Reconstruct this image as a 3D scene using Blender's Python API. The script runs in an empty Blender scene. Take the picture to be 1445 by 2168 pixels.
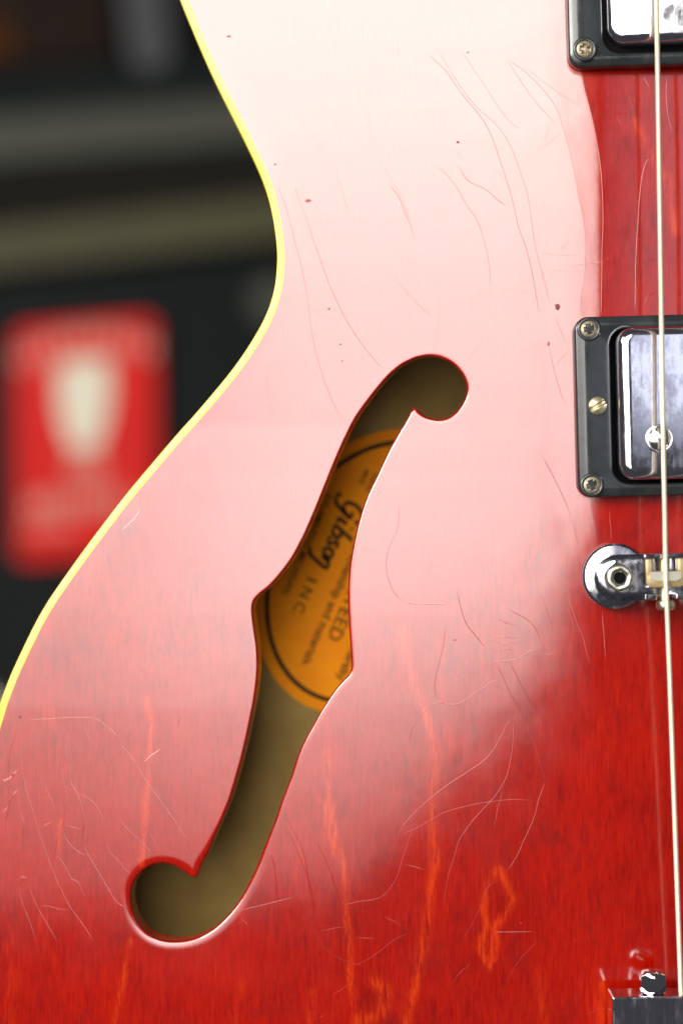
import bpy, bmesh, math, random
import numpy as np
from mathutils import Vector, Matrix
from mathutils.geometry import delaunay_2d_cdt
random.seed(7); np.random.seed(7)
R = math.radians
SC = bpy.context.scene
COL = SC.collection

# ------------------------------------------------------------------ camera
D = 0.55                      # camera to the plane of the guitar top, metres
S = 1 / 8300.0                # metres per photograph pixel on that plane
CX, CY = 722.5, 1084.0
cam = bpy.data.cameras.new('camera'); cam_o = bpy.data.objects.new('camera', cam); COL.objects.link(cam_o)
cam_o.location = (0, -D, 0); cam_o.rotation_euler = (R(90), 0, 0)
cam.sensor_fit = 'VERTICAL'; cam.sensor_height = 36
cam.lens = 36 * D / (2168 * S)
cam.clip_start = 0.02; cam.clip_end = 60
cam.dof.use_dof = True; cam.dof.focus_distance = D - 0.003
cam.dof.aperture_fstop = (cam.lens / 1000) / 0.0155
SC.camera = cam_o

# ------------------------------------------------------------------ world, lamps, exposure
w = bpy.data.worlds.new('World'); SC.world = w; w.use_nodes = True
bg = w.node_tree.nodes['Background']; bg.inputs[0].default_value = (0.92, 0.93, 1.0, 1); bg.inputs[1].default_value = 0.06
SC.view_settings.view_transform = 'Standard'; SC.view_settings.look = 'None'
SC.view_settings.exposure = 0; SC.view_settings.gamma = 1

def area(name, dx, dz, sx, sz, radiance, dist=1.5, shape='RECTANGLE', col=(1, 1, 1), roll=0):
    """lamp seen from the guitar in direction (dx,-1,dz); sx, sz are full sizes over the distance"""
    l = bpy.data.lights.new(name, 'AREA'); l.shape = shape
    l.size = sx * dist; l.size_y = sz * dist
    a = l.size * l.size_y * (math.pi / 4 if shape == 'ELLIPSE' else 1)
    l.energy = radiance * a * math.pi
    l.color = col
    o = bpy.data.objects.new(name, l); COL.objects.link(o)
    o.location = (dx * dist, -dist, dz * dist)
    o.rotation_euler = (R(90), 0, 0)          # -Z of the lamp looks along +Y, to the guitar
    o.rotation_euler.rotate_axis('Z', roll)
    return o
# one tall window in front and to the left, its lower right corner cut off: panes of slowly changing brightness
ZL = [-0.285, -0.245, -0.21, -0.175, -0.14, -0.105, -0.07, -0.035, 0.0, 0.05, 0.10, 0.16, 0.23, 0.31, 0.40, 0.50, 0.62]
for z0, z1 in zip(ZL, ZL[1:]):
    zm = (z0 + z1) / 2
    xr = float(np.interp(zm, [-0.30, -0.26, -0.20, -0.095, 0.01], [-0.066, -0.010, 0.052, 0.128, 0.145])) - 0.072
    Lz = float(np.interp(zm, [-0.31, -0.26, -0.20, -0.13, -0.035, 0.055, 0.148, 0.29, 0.387, 0.5], [1.0, 1.5, 2.4, 3.9, 6.5, 8.1, 8.9, 10.6, 11.8, 12.0]))
    dim = float(np.interp(zm, [0.10, 0.22], [0.0, 1.0]))            # low panes grow dimmer to the left, to weaken their reflection on the top
    cols = [xr, min(xr - 0.02, -0.24), -0.30, -0.36, -0.42, -0.85]
    for xa_, xb_, k_ in zip(cols, cols[1:], (1.0, 0.92, 0.80, 0.68, 0.58)):
        area('window_pane_lamp', (xa_ + xb_) / 2, zm, xa_ - xb_, z1 - z0, Lz * (k_ + (1 - k_) * dim), col=(1, 0.955, 0.885 if zm > 0.2 else 0.91))
area('added_fill_lamp', 0.55, 0.23, 0.62, 0.38, 1.25, col=(0.82, 0.86, 1.0))  # added dim lamp at the right, gives the pickup cover a grey reflection
side = area('added_side_lamp', -1.05, 0.50, 0.55, 0.80, 20.0, col=(1, 0.96, 0.9))  # added lamp off to the left, for slanting light and a pale binding edge
side.rotation_euler = (-side.location).to_track_quat('-Z', 'Z').to_euler()

# ------------------------------------------------------------------ helpers
def W(px, py, y=0.0):
    f = (D + y) / D
    return Vector(((px - CX) * S * f, y, (CY - py) * S * f))
TILT = R(1.45)                # the guitar leans a little to the left in the picture

def link(name, me, mat=None, parent=None, loc=None, smooth=True):
    o = bpy.data.objects.new(name, me); COL.objects.link(o)
    if mat is not None and not me.materials:
        for m_ in (mat if isinstance(mat, (list, tuple)) else [mat]): me.materials.append(m_)
    if smooth: me.shade_smooth()
    if parent is not None:
        o.parent = parent
        o.matrix_parent_inverse = Matrix.LocRotScale(parent_world(parent)[0], parent_world(parent)[1], None).inverted()
    return o
WORLD = {}
def parent_world(p):
    return WORLD.get(p.name, (Vector((0, 0, 0)), Matrix.Identity(3).to_quaternion()))
def root(name, label, cat, loc=(0, 0, 0), group=None):
    o = bpy.data.objects.new(name, None); COL.objects.link(o); o.location = loc; o.empty_display_size = 0.02
    o['label'] = label; o['category'] = cat
    if group: o['group'] = group
    WORLD[o.name] = (Vector(loc), Matrix.Identity(3).to_quaternion())
    return o
def mesh(name, verts, faces):
    me = bpy.data.meshes.new(name); me.from_pydata([tuple(v) for v in verts], [], faces); me.update(); return me
def bm_mesh(name, bm, normals=True):
    if normals: bmesh.ops.recalc_face_normals(bm, faces=bm.faces)
    me = bpy.data.meshes.new(name); bm.to_mesh(me); bm.free(); return me
def sharp(me, deg=35):
    me.shade_smooth()
    try: me.set_sharp_from_angle(angle=R(deg))
    except Exception: pass
    return me
def wn(o):
    m_ = o.modifiers.new('weighted', 'WEIGHTED_NORMAL'); m_.keep_sharp = True; m_.weight = 100; return o
def loft(loops, cap0=False, cap1=False, closed=True, into=None):
    bm = into or bmesh.new(); rows = [[bm.verts.new(p) for p in lp] for lp in loops]; n = len(loops[0])
    for a, b in zip(rows, rows[1:]):
        for i in range(n if closed else n - 1):
            j = (i + 1) % n; bm.faces.new((a[i], a[j], b[j], b[i]))
    if cap0: bm.faces.new(rows[0][::-1])
    if cap1: bm.faces.new(rows[-1])
    return bm
def rrect(w_, h_, r, n=10, cx=0, cz=0):
    pts = []
    for k, (sx, sz) in enumerate(((1, 1), (-1, 1), (-1, -1), (1, -1))):
        for i in range(n + 1):
            a = math.pi / 2 * (k + i / n)
            pts.append((cx + sx * (w_ / 2 - r) + r * math.cos(a), cz + sz * (h_ / 2 - r) + r * math.sin(a)))
    return pts
def box(bm, x0, x1, y0, y1, z0, z1, bev=0, seg=2):
    r = bmesh.ops.create_cube(bm, size=1)
    for v in r['verts']:
        v.co = Vector(((x0 + x1) / 2 + v.co.x * (x1 - x0), (y0 + y1) / 2 + v.co.y * (y1 - y0), (z0 + z1) / 2 + v.co.z * (z1 - z0)))
    if bev:
        es = {e for v in r['verts'] for e in v.link_edges}
        bmesh.ops.bevel(bm, geom=list(es), offset=bev, segments=seg, profile=0.5, affect='EDGES')
def lathe(profile, n=40, into=None):
    """profile [(r, y)], revolved about Y"""
    bm = into or bmesh.new(); rows = []
    for r, y in profile:
        if r < 1e-9: rows.append([bm.verts.new((0, y, 0))])
        else: rows.append([bm.verts.new((r * math.cos(2 * math.pi * i / n), y, r * math.sin(2 * math.pi * i / n))) for i in range(n)])
    for a, b in zip(rows, rows[1:]):
        for i in range(n):
            j = (i + 1) % n
            q = [a[i % len(a)], a[j % len(a)], b[j % len(b)], b[i % len(b)]]
            q = list(dict.fromkeys(q))
            if len(q) > 2: bm.faces.new(q)
    return bm
def catmull(pts, step):
    p = np.array(pts, float); out = []
    q = np.vstack([2 * p[0] - p[1], p, 2 * p[-1] - p[-2]])
    for i in range(1, len(q) - 2):
        n = max(1, int(round(np.linalg.norm(q[i + 1] - q[i]) / step)))
        for k in range(n):
            t = k / n
            out.append(0.5 * ((2 * q[i]) + (-q[i - 1] + q[i + 1]) * t + (2 * q[i - 1] - 5 * q[i] + 4 * q[i + 1] - q[i + 2]) * t * t
                              + (-q[i - 1] + 3 * q[i] - 3 * q[i + 1] + q[i + 2]) * t ** 3))
    out.append(p[-1]); return np.array(out)
def seg_dist(P, poly, closed=True):
    A = poly if closed else poly[:-1]; B = np.roll(poly, -1, 0) if closed else poly[1:]
    out = np.empty(len(P)); d = B - A; L = (d ** 2).sum(1) + 1e-12
    for s in range(0, len(P), 4000):
        p = P[s:s + 4000][:, None, :]
        t = np.clip(((p - A) * d).sum(2) / L, 0, 1)
        out[s:s + 4000] = np.sqrt((((A + t[..., None] * d) - p) ** 2).sum(2).min(1))
    return out
def inside(P, poly):
    x, y = P[:, 0], P[:, 1]; c = np.zeros(len(P), bool)
    for (x1, y1), (x2, y2) in zip(poly, np.roll(poly, -1, 0)):
        if y1 == y2: continue
        c ^= ((y1 > y) != (y2 > y)) & (x < (x2 - x1) * (y - y1) / (y2 - y1) + x1)
    return c

# ------------------------------------------------------------------ materials
def new_mat(name):
    m = bpy.data.materials.new(name); m.use_nodes = True
    nt = m.node_tree; return m, nt, nt.nodes, nt.links, nt.nodes['Principled BSDF']
class G:
    """small node helpers"""
    def __init__(s, nt): s.nt = nt; s.n = nt.nodes; s.l = nt.links; s.tc = s.n.new('ShaderNodeTexCoord')
    def noise(s, scale, detail=4, rough=0.55, stretch=(1, 1, 1), rot=(0, 0, 0), dist=0.0):
        mp = s.n.new('ShaderNodeMapping'); mp.inputs['Scale'].default_value = stretch; mp.inputs['Rotation'].default_value = rot
        s.l.new(s.tc.outputs['Object'], mp.inputs[0])
        t = s.n.new('ShaderNodeTexNoise'); t.inputs['Scale'].default_value = scale; t.inputs['Detail'].default_value = detail
        t.inputs['Roughness'].default_value = rough; t.inputs['Distortion'].default_value = dist
        s.l.new(mp.outputs[0], t.inputs['Vector']); return t.outputs['Fac']
    def ramp(s, f, a, b, v0=0.0, v1=1.0):
        t = s.n.new('ShaderNodeMapRange'); t.inputs[1].default_value = a; t.inputs[2].default_value = b
        t.inputs[3].default_value = v0; t.inputs[4].default_value = v1; s.l.new(f, t.inputs[0]); return t.outputs[0]
    def mix(s, f, a, b):
        t = s.n.new('ShaderNodeMix'); t.data_type = 'RGBA'
        if isinstance(f, (int, float)): t.inputs[0].default_value = f
        else: s.l.new(f, t.inputs[0])
        for i, v in ((6, a), (7, b)):
            if isinstance(v, tuple): t.inputs[i].default_value = (*v, 1)
            else: s.l.new(v, t.inputs[i])
        return t.outputs[2]
    def math(s, op, a, b):
        t = s.n.new('ShaderNodeMath'); t.operation = op
        for i, v in ((0, a), (1, b)):
            if isinstance(v, (int, float)): t.inputs[i].default_value = v
            else: s.l.new(v, t.inputs[i])
        return t.outputs[0]
    def bump(s, h, strength, dist):
        t = s.n.new('ShaderNodeBump'); t.inputs['Strength'].default_value = strength; t.inputs['Distance'].default_value = dist
        s.l.new(h, t.inputs['Height']); return t.outputs[0]

def wood_material():
    m, nt, n, l, b = new_mat('cherry_lacquered_maple'); g = G(nt)
    base = g.mix(g.ramp(g.noise(55, 3, stretch=(1, 1, 0.45)), 0.3, 0.7), (0.200, 0.0011, 0.0003), (0.270, 0.0027, 0.0004))
    grain = g.noise(2300, 3, 0.6, stretch=(1, 1, 0.06))
    base = g.mix(g.ramp(grain, 0.34, 0.74, 0, 0.6), base, (0.36, 0.0115, 0.0005))
    grain2 = g.noise(1100, 5, 0.7, stretch=(1, 1, 0.16))
    blot = g.ramp(g.noise(110, 6, 0.68, stretch=(1, 1, 0.5)), 0.46, 0.62)
    base = g.mix(g.math('MULTIPLY', g.ramp(grain2, 0.42, 0.66, 0, 0.8), g.math('ADD', g.math('MULTIPLY', blot, 0.70), 0.08)), base, (0.098, 0.0013, 0.0017))
    pores = g.ramp(g.noise(2300, 2, 0.5, stretch=(1, 1, 0.12)), 0.58, 0.72, 0, 0.42)
    base = g.mix(pores, base, (0.125, 0.0014, 0.0014))
    smudge = g.ramp(g.noise(75, 6, 0.72, stretch=(1, 1, 0.7)), 0.54, 0.70, 0, 0.55)
    base = g.mix(smudge, base, (0.125, 0.0035, 0.0042))
    at = n.new('ShaderNodeAttribute'); at.attribute_name = 'figure'
    fg = g.math('MULTIPLY', at.outputs['Fac'], g.ramp(g.noise(900, 5, 0.75, stretch=(1, 1, 0.12), dist=0.4), 0.40, 0.66))
    base = g.mix(g.math('MINIMUM', fg, 0.55), base, (0.55, 0.044, 0.0016))
    wn = g.math('MULTIPLY', g.ramp(g.noise(130, 4, 0.6, stretch=(1, 1, 0.25)), 0.60, 0.74, 0, 0.5), g.ramp(grain, 0.35, 0.6))
    base = g.mix(wn, base, (0.46, 0.016, 0.0012))
    l.new(base, b.inputs['Base Color'])
    b.inputs['Roughness'].default_value = 0.42; b.inputs['Specular IOR Level'].default_value = 0.0
    b.inputs['Coat Weight'].default_value = 1.0; b.inputs['Coat IOR'].default_value = 1.8
    l.new(g.ramp(g.noise(90, 4), 0.3, 0.7, 0.095, 0.13), b.inputs['Coat Roughness'])
    h = g.math('ADD', g.math('MULTIPLY', g.noise(75, 2, 0.4), 1.0), g.math('MULTIPLY', g.noise(900, 2, 0.5, stretch=(0.5, 1, 0.12)), 0.05))
    l.new(g.bump(h, 0.35, 0.00013), b.inputs['Coat Normal'])
    return m
WOOD = wood_material()

def simple(name, col, rough=0.4, metal=0.0, var=None, vscale=200, spec=0.5, bump=0, bscale=800, coat=0, rvar=None):
    m, nt, n, l, b = new_mat(name); g = G(nt)
    if var: l.new(g.mix(g.ramp(g.noise(vscale, 5, 0.6), 0.35, 0.65), col, var), b.inputs['Base Color'])
    else: b.inputs['Base Color'].default_value = (*col, 1)
    b.inputs['Roughness'].default_value = rough; b.inputs['Metallic'].default_value = metal
    if rvar: l.new(g.ramp(g.noise(vscale * 1.3, 5, 0.65), 0.35, 0.7, rough, rvar), b.inputs['Roughness'])
    b.inputs['Specular IOR Level'].default_value = spec; b.inputs['Coat Weight'].default_value = coat
    if bump: l.new(g.bump(g.noise(bscale, 4), 0.5, bump), b.inputs['Normal'])
    return m
BIND = simple('aged_yellow_binding', (0.80, 0.58, 0.045), 0.30, var=(0.82, 0.64, 0.09), vscale=60, spec=0.38)
SIDE = simple('red_side_wood', (0.2, 0.006, 0.004), 0.35, var=(0.12, 0.004, 0.004), vscale=80, coat=1)
INNER = simple('bare_inner_maple', (0.34, 0.225, 0.065), 0.7, var=(0.26, 0.165, 0.045), vscale=60, spec=0.2)
LACQ = simple('red_cut_edge', (0.36, 0.012, 0.004), 0.3, var=(0.22, 0.006, 0.004), vscale=700, coat=0.4)
PLY = simple('tan_ply_edge', (0.46, 0.14, 0.025), 0.5, var=(0.30, 0.03, 0.008), vscale=500)
PAPER = simple('orange_label_paper', (0.92, 0.31, 0.005), 0.75, var=(0.86, 0.26, 0.005), vscale=90, spec=0.15)
INK = simple('faded_black_ink', (0.014, 0.010, 0.006), 0.7, var=(0.03, 0.018, 0.008), vscale=900, spec=0.15)
CHIP = simple('brown_chip', (0.09, 0.012, 0.008), 0.6, var=(0.16, 0.02, 0.012), vscale=2000)
BLACK = simple('black_ring_plastic', (0.012, 0.014, 0.015), 0.14, rvar=0.24, vscale=160, spec=0.5, bump=0.00012, bscale=110, var=(0.02, 0.024, 0.026))
GAPSHADE = simple('gap_shade', (0.003, 0.003, 0.003), 0.7, spec=0.05)  # near-black colour standing in for shade in gaps and sockets
SCREW = simple('aged_nickel_screw', (0.34, 0.30, 0.22), 0.5, 0.8, var=(0.17, 0.14, 0.09), vscale=900, bump=0.00006, bscale=2500)
BRASS = simple('worn_brass_screw', (0.60, 0.54, 0.36), 0.42, 0.9, var=(0.42, 0.35, 0.19), vscale=700)
NICKEL = simple('cloudy_nickel', (0.66, 0.64, 0.52), 0.25, 1.0, var=(0.45, 0.42, 0.30), vscale=800, rvar=0.45)
NYLON = simple('aged_saddle', (0.42, 0.29, 0.11), 0.35, 0.3, var=(0.34, 0.28, 0.16), vscale=500, coat=0.5)
SADTOP = simple('grey_saddle_top', (0.42, 0.40, 0.33), 0.35, 0.6, var=(0.34, 0.32, 0.27), vscale=600)
STRG = simple('wound_string_wire', (0.78, 0.72, 0.56), 0.42, 0.55)
def chrome_material(name, dark, pit, base_col=(0.80, 0.80, 0.87)):
    m, nt, n, l, b = new_mat(name); g = G(nt)
    cl = g.ramp(g.noise(220, 6, 0.7, stretch=(1, 1, 0.6), rot=(0, 0.4, 0)), 0.42, 0.66)
    l.new(g.mix(cl, base_col, dark), b.inputs['Base Color'])
    b.inputs['Metallic'].default_value = 1
    scr = g.ramp(g.noise(900, 3, 0.7, stretch=(1, 1, 0.05), rot=(0, 0.5, 0)), 0.52, 0.70)
    l.new(g.math('ADD', g.math('MULTIPLY', cl, pit), g.math('ADD', g.math('MULTIPLY', scr, 0.06), 0.05)), b.inputs['Roughness'])
    l.new(g.bump(g.math('ADD', scr, g.math('MULTIPLY', g.noise(60, 2), 2.0)), 0.2, 0.000012), b.inputs['Normal'])
    return m
CHROME = chrome_material('scuffed_chrome', (0.56, 0.55, 0.66), 0.13)
CHROME2 = chrome_material('pitted_chrome', (0.17, 0.15, 0.21), 0.26, (0.70, 0.70, 0.76))

# ------------------------------------------------------------------ traced outlines (photograph pixels)
EDGE = [(1400, -540), (1360, -540), (1240, -560), (1120, -620), (1020, -730), (900, -840), (750, -900), (580, -890), (430, -810), (330, -680), (280, -520),
        (275, -360), (300, -230), (340, -110), (382, 0), (408, 64), (437.6, 133), (467.6, 197), (497.6, 257), (523.4, 309), (549, 364.6), (566, 411.8), (578, 463),
        (585, 514.8), (586.5, 550), (583, 597), (574.5, 635), (560, 673), (540, 710), (514, 751), (480, 797), (420, 868.6), (377.8, 915.8), (324.7, 977.8), (265.6, 1048.6),
        (206.6, 1125.4), (165.3, 1181.5), (117, 1250), (97, 1280.7), (77.5, 1314.6), (58, 1353.4), (40.4, 1390.5), (24.2, 1426), (9.7, 1463), (-3, 1500), (-28, 1590),
        (-55, 1720), (-72, 1900), (-75, 2080), (-65, 2250), (-20, 2500), (80, 2750), (260, 2980), (520, 3150), (850, 3260), (1200, 3310), (1600, 3325)]
XC = 1600.0
half = catmull(EDGE, 14)
OUT = np.vstack([half, np.c_[2 * XC - half[-2::-1, 0], half[-2::-1, 1]]])       # closed body outline
FH_ARCS = [
 [(875.5, 862.5), (869, 871.4), (856.8, 894.4), (844.7, 913.8), (832.6, 935.5), (820.5, 957.3), (799.8, 1001.8), (775.5, 1053.5), (758.8, 1105), (746.6, 1160), (739, 1208.8), (736.5, 1260.5), (738.4, 1321.4), (742, 1376), (743.8, 1408)],
 [(743.8, 1408), (740.5, 1425), (725.3, 1441), (710, 1459), (694.8, 1481), (676.6, 1510), (661.3, 1537.5), (645, 1567), (630, 1601), (618, 1638), (607, 1668), (595, 1700), (584.5, 1731.6), (574, 1757.9), (559.5, 1794.7), (545, 1831.5),
  (526.6, 1871), (505.6, 1907.8), (482, 1938), (455.6, 1963), (429.3, 1979.3), (403, 1988.8), (376.7, 1992.4), (350.5, 1991.4), (329.4, 1985.3), (311, 1974.8), (295, 1957.7), (283.4, 1936.7), (278, 1915.6), (276.8, 1894.6),
  (280.8, 1873.6), (290, 1856.5), (305.7, 1840.7), (324, 1830.5), (345, 1827.5), (366, 1831.5), (384.6, 1840.7), (400.4, 1852.5), (409, 1857.5)],
 [(409, 1857.5), (412.5, 1858), (418.8, 1852.5), (426.7, 1830), (440, 1805), (455.6, 1768.4), (471.4, 1731.6), (484.6, 1700), (494, 1672), (504, 1638), (514, 1601), (522, 1567), (530, 1529), (538, 1489), (542.6, 1458.4), (545.7, 1428), (546.5, 1397.5),
  (544.5, 1367), (540, 1336.6), (536, 1306), (535, 1287)],
 [(535, 1287), (537.5, 1275), (545, 1264), (556, 1254), (573, 1240), (597.4, 1212.5), (621.8, 1178.3), (646, 1132.7), (666, 1087), (682.6, 1046), (697.9, 1007.9), (720.7, 953), (740.5, 910.4), (757.2, 880), (784, 843), (806, 815.5), (825.3, 794), (849.5, 774),
  (873.7, 761.5), (888, 757), (905, 754.5), (921, 755.5), (938, 760), (958.5, 771.5), (975.5, 790), (985.6, 809.6), (987.8, 826.6), (982.7, 846), (970.6, 865.3), (953.7, 881), (934.3, 887.6), (912.5, 886), (893, 877.4), (881, 866), (875.5, 862.5)]]
FH = np.vstack([catmull(a, 5)[:-1] for a in FH_ARCS])
FH2 = np.c_[2 * XC - FH[::-1, 0], FH[::-1, 1]]                                     # its twin on the other half
RA = catmull([(1021, 100), (1070, 123), (1111, 153), (1149, 190.5), (1175, 228), (1188.6, 266), (1202, 311), (1213, 360), (1222.5, 413), (1232, 458), (1236.5, 507), (1236.5, 552.6), (1234, 598), (1228, 628), (1227.4, 660), (1229, 700), (1238, 860), (1247, 1060), (1262, 1130), (1290, 1300)], 9)
RB = catmull([(1226, 120), (1230, 156.6), (1235.7, 186.8), (1247, 228), (1258, 277), (1267.8, 326), (1273.4, 371.6), (1276.5, 424.4), (1276.5, 477), (1274, 534), (1273.4, 590), (1271.6, 660), (1274, 800), (1283, 1060), (1293, 1160), (1320, 1400)], 9)

# ------------------------------------------------------------------ the arch of the top (depth in pixels, positive = away from the camera)
BASE = 0.043
def arch(P, edge_d=None, fh_d=None):
    x = np.where(P[:, 0] > XC, 2 * XC - P[:, 0], P[:, 0]); y = P[:, 1]
    fade = np.clip((1330 - y) / 250, 0, 1); fade = fade * fade * (3 - 2 * fade)
    xa = np.interp(y, [-900, 100, *RA[:, 1][::4], 3400], [950, 1021, *RA[:, 0][::4], 1300])
    xb = np.interp(y, [-900, 120, *RB[:, 1][::4], 3400], [1226, 1226, *RB[:, 0][::4], 1320])
    low = np.interp(y, [0, 900, 1500, 2100, 3400], [0, 0, 260, 420, 420])         # the flat middle widens over the lower bout
    u = np.clip(xb - x, 0, None); v = np.clip(xa - x, 0, None)
    vv = np.clip(1238 - low - x, 0, None); ft = np.clip((y - 90) / 160, 0, 1) * np.clip((1250 - y) / 180, 0, 1)
    rt = np.clip(x - xb, 0, None); tt = np.clip(1272 - x, 1e-6, None)
    h = 0.004 * np.minimum(u, 40) + BASE * tt * tt / (tt + 4 + 56 * np.clip((y - 1000) / 300, 0, 1)) + 0.010 * ft * np.minimum(v, 70) + 0.092 * vv ** 2 / 2000 + fade * 0.030 * np.minimum(rt, 230)
    wt = np.clip(640 - y, 0, None); wb = np.clip(y - 1350, 0, None)
    h = h + 0.060 * wt ** 2 / 1400 + 0.050 * wb ** 2 / 1900
    h = np.where(h > 110, 110 + 60 * np.tanh((h - 110) / 60), h)
    if edge_d is not None:
        e = np.clip(1 - edge_d / 70, 0, 1); h = h - 3.0 * e * e
    if fh_d is not None:
        mid = np.interp(y, [800, 920, 1120, 1340, 1560, 1750, 1910], [900, 800, 690, 640, 590, 520, 380])
        k = 0.10 + 0.22 * np.clip((x - mid) / 40 + 0.5, 0, 1); lo = np.clip((y - 1740) / 90, 0, 1); k = k * (1 - lo) + 0.85 * lo
        e = np.clip(1 - fh_d / (6 + 13 * k), 0, 1); h = h + (0.4 + 3.6 * k) * e ** 2.2 + 3.2 * np.clip(1 - fh_d / 3.6, 0, 1) ** 2
    return h
def arch_full(P):
    P = np.asarray(P, float)
    return arch(P, seg_dist(P, OUT), np.minimum(seg_dist(P, FH), seg_dist(P, FH2)))
def lift(P, h): return [W(p[0], p[1], hh * S) for p, hh in zip(P, h)]

def outline_normals(P):
    t = np.roll(P, -1, 0) - np.roll(P, 1, 0); t /= np.linalg.norm(t, axis=1)[:, None] + 1e-9
    n = np.c_[-t[:, 1], t[:, 0]]; return n
ON = outline_normals(OUT)
if inside(OUT + ON * 3, OUT).mean() < 0.5: ON = -ON                              # inward
BW = 15.5
INN = OUT + ON * BW                                                              # inner edge of the binding

GUITAR = root('electric_guitar', 'cherry red hollow body electric guitar with cracked lacquer and f-shaped sound hole, in front', 'guitar', W(XC, 3300, 0.02))

# ------------------------------------------------------------------ the top plate
FLAMES = [([(690, 1590), (700, 1700), (708, 1760), (725, 1830), (732, 1900), (738, 1990), (742, 2070), (755, 2168), (762, 2260)], 8, 1.0), ([(692, 1700), (703, 1780), (712, 1805)], 15, 0.9),
 ([(850, 1330), (870, 1430), (915, 1560), (916, 1660), (915, 1760), (920, 1830), (908, 1900), (905, 1960), (890, 2020), (880, 2080), (862, 2140), (852, 2230)], 12, 0.9),
 ([(1052, 1838), (1030, 1880), (1022, 1930), (1030, 1960), (1017, 2000), (1035, 2045)], 9, 1.0), ([(1055, 1840), (1075, 1880), (1081, 1910), (1065, 1942), (1045, 1962), (1050, 2000), (1038, 2045)], 9, 1.0), ([(1035, 1990), (1036, 2040)], 13, 0.8),
 ([(790, 2080), (815, 2105), (800, 2150), (768, 2155)], 17, 0.9), ([(1342, 255), (1365, 300), (1388, 352)], 11, 0.8), ([(1408, 370), (1420, 430), (1428, 490)], 12, 0.9), ([(1420, 900), (1425, 1000)], 10, 0.5),
 ([(310, 1480), (320, 1560), (310, 1700), (304, 1760), (300, 1830)], 8, 0.8), ([(275, 1990), (265, 2060), (238, 2180)], 7, 0.8), ([(130, 1740), (122, 1810)], 7, 0.7), ([(510, 2080), (500, 2200)], 8, 0.5),
 ([(1275, 2080), (1270, 2190)], 12, 0.7), ([(660, 2100), (655, 2200)], 10, 0.5), ([(1140, 2060), (1150, 2190)], 16, 0.35), ([(30, 2060), (15, 2190)], 12, 0.4)]
def build_top():
    xs = np.arange(-90, 1530, 9.0); ys = np.arange(-70, 2250, 9.0)
    gx, gy = np.meshgrid(xs, ys); gx[1::2] += 4.5
    P1 = np.c_[gx.ravel(), gy.ravel()]
    xs = np.arange(-100, 3320, 42.0); ys = np.arange(-920, 3340, 42.0)
    gx, gy = np.meshgrid(xs, ys); P2 = np.c_[gx.ravel(), gy.ravel()]
    P2 = P2[~((P2[:, 0] < 1535) & (P2[:, 1] > -75) & (P2[:, 1] < 2255))]
    fn = outline_normals(FH)
    if inside(FH + fn * 2, FH).mean() > 0.5: fn = -fn                          # outward, into the wood
    rings = [FH + fn * d for d in (1.2, 2.5, 3.8, 5.5, 8, 11.5, 15, 19, 24)]
    RG = np.vstack(rings); dist = np.repeat((1.2, 2.5, 3.8, 5.5, 8, 11.5, 15, 19, 24), len(FH))
    RG = RG[seg_dist(RG, FH) > dist * 0.85]
    RG = RG[~inside(RG, FH)]
    ridge = np.vstack([c + np.array([[dx, 0]]) for c in (RA, RB) for dx in (-3, 0, 3)])
    fd = seg_dist(P1, FH); P1 = P1[(fd > 27) & ~inside(P1, FH)]
    rd = np.minimum(seg_dist(P1, RA, False), seg_dist(P1, RB, False)); P1 = P1[rd > 6]
    d2 = seg_dist(P2, FH2); P2 = P2[(d2 > 14) & ~inside(P2, FH2)]
    F2 = FH2[::3]
    pts = np.vstack([P1, P2, RG, ridge])
    dd = seg_dist(pts, INN); pts = pts[inside(pts, INN) & (dd > 4)]
    nI, nF, n2 = len(INN), len(FH), len(F2)
    V = np.vstack([INN, FH, F2, pts])
    E = [(i, (i + 1) % nI) for i in range(nI)] + [(nI + i, nI + (i + 1) % nF) for i in range(nF)] + [(nI + nF + i, nI + nF + (i + 1) % n2) for i in range(n2)]
    vo, eo, fo, *_ = delaunay_2d_cdt([Vector(p) for p in V], E, [], 0, 1e-4)
    vo = np.array([tuple(v) for v in vo]); tri = np.array(fo)
    c = vo[tri].mean(1)
    keep = inside(c, INN) & ~inside(c, FH) & ~inside(c, F2)
    tri = tri[keep]
    # face the camera (-Y): pixel space is y-down
    a, b, cc = vo[tri[:, 0]], vo[tri[:, 1]], vo[tri[:, 2]]
    ar = (b[:, 0] - a[:, 0]) * (cc[:, 1] - a[:, 1]) - (b[:, 1] - a[:, 1]) * (cc[:, 0] - a[:, 0])
    tri[ar > 0] = tri[ar > 0][:, ::-1]
    h = arch_full(vo)
    me = mesh('top_plate', lift(vo, h), tri.tolist())
    fig = np.zeros(len(vo))
    for pl, wd, st in FLAMES:
        q = catmull(pl, 8); m = (np.abs(vo[:, 0] - q[:, 0].mean()) < 200)
        idx = np.where(m)[0]
        d = seg_dist(vo[idx], q, False)
        fig[idx] = np.maximum(fig[idx], st * np.exp(-(d / (0.8 * wd)) ** 2))
    at = me.attributes.new('figure', 'FLOAT', 'POINT'); at.data.foreach_set('value', fig.astype(np.float32))
    return link('top_plate', me, WOOD, GUITAR)
TOP = build_top()

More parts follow.
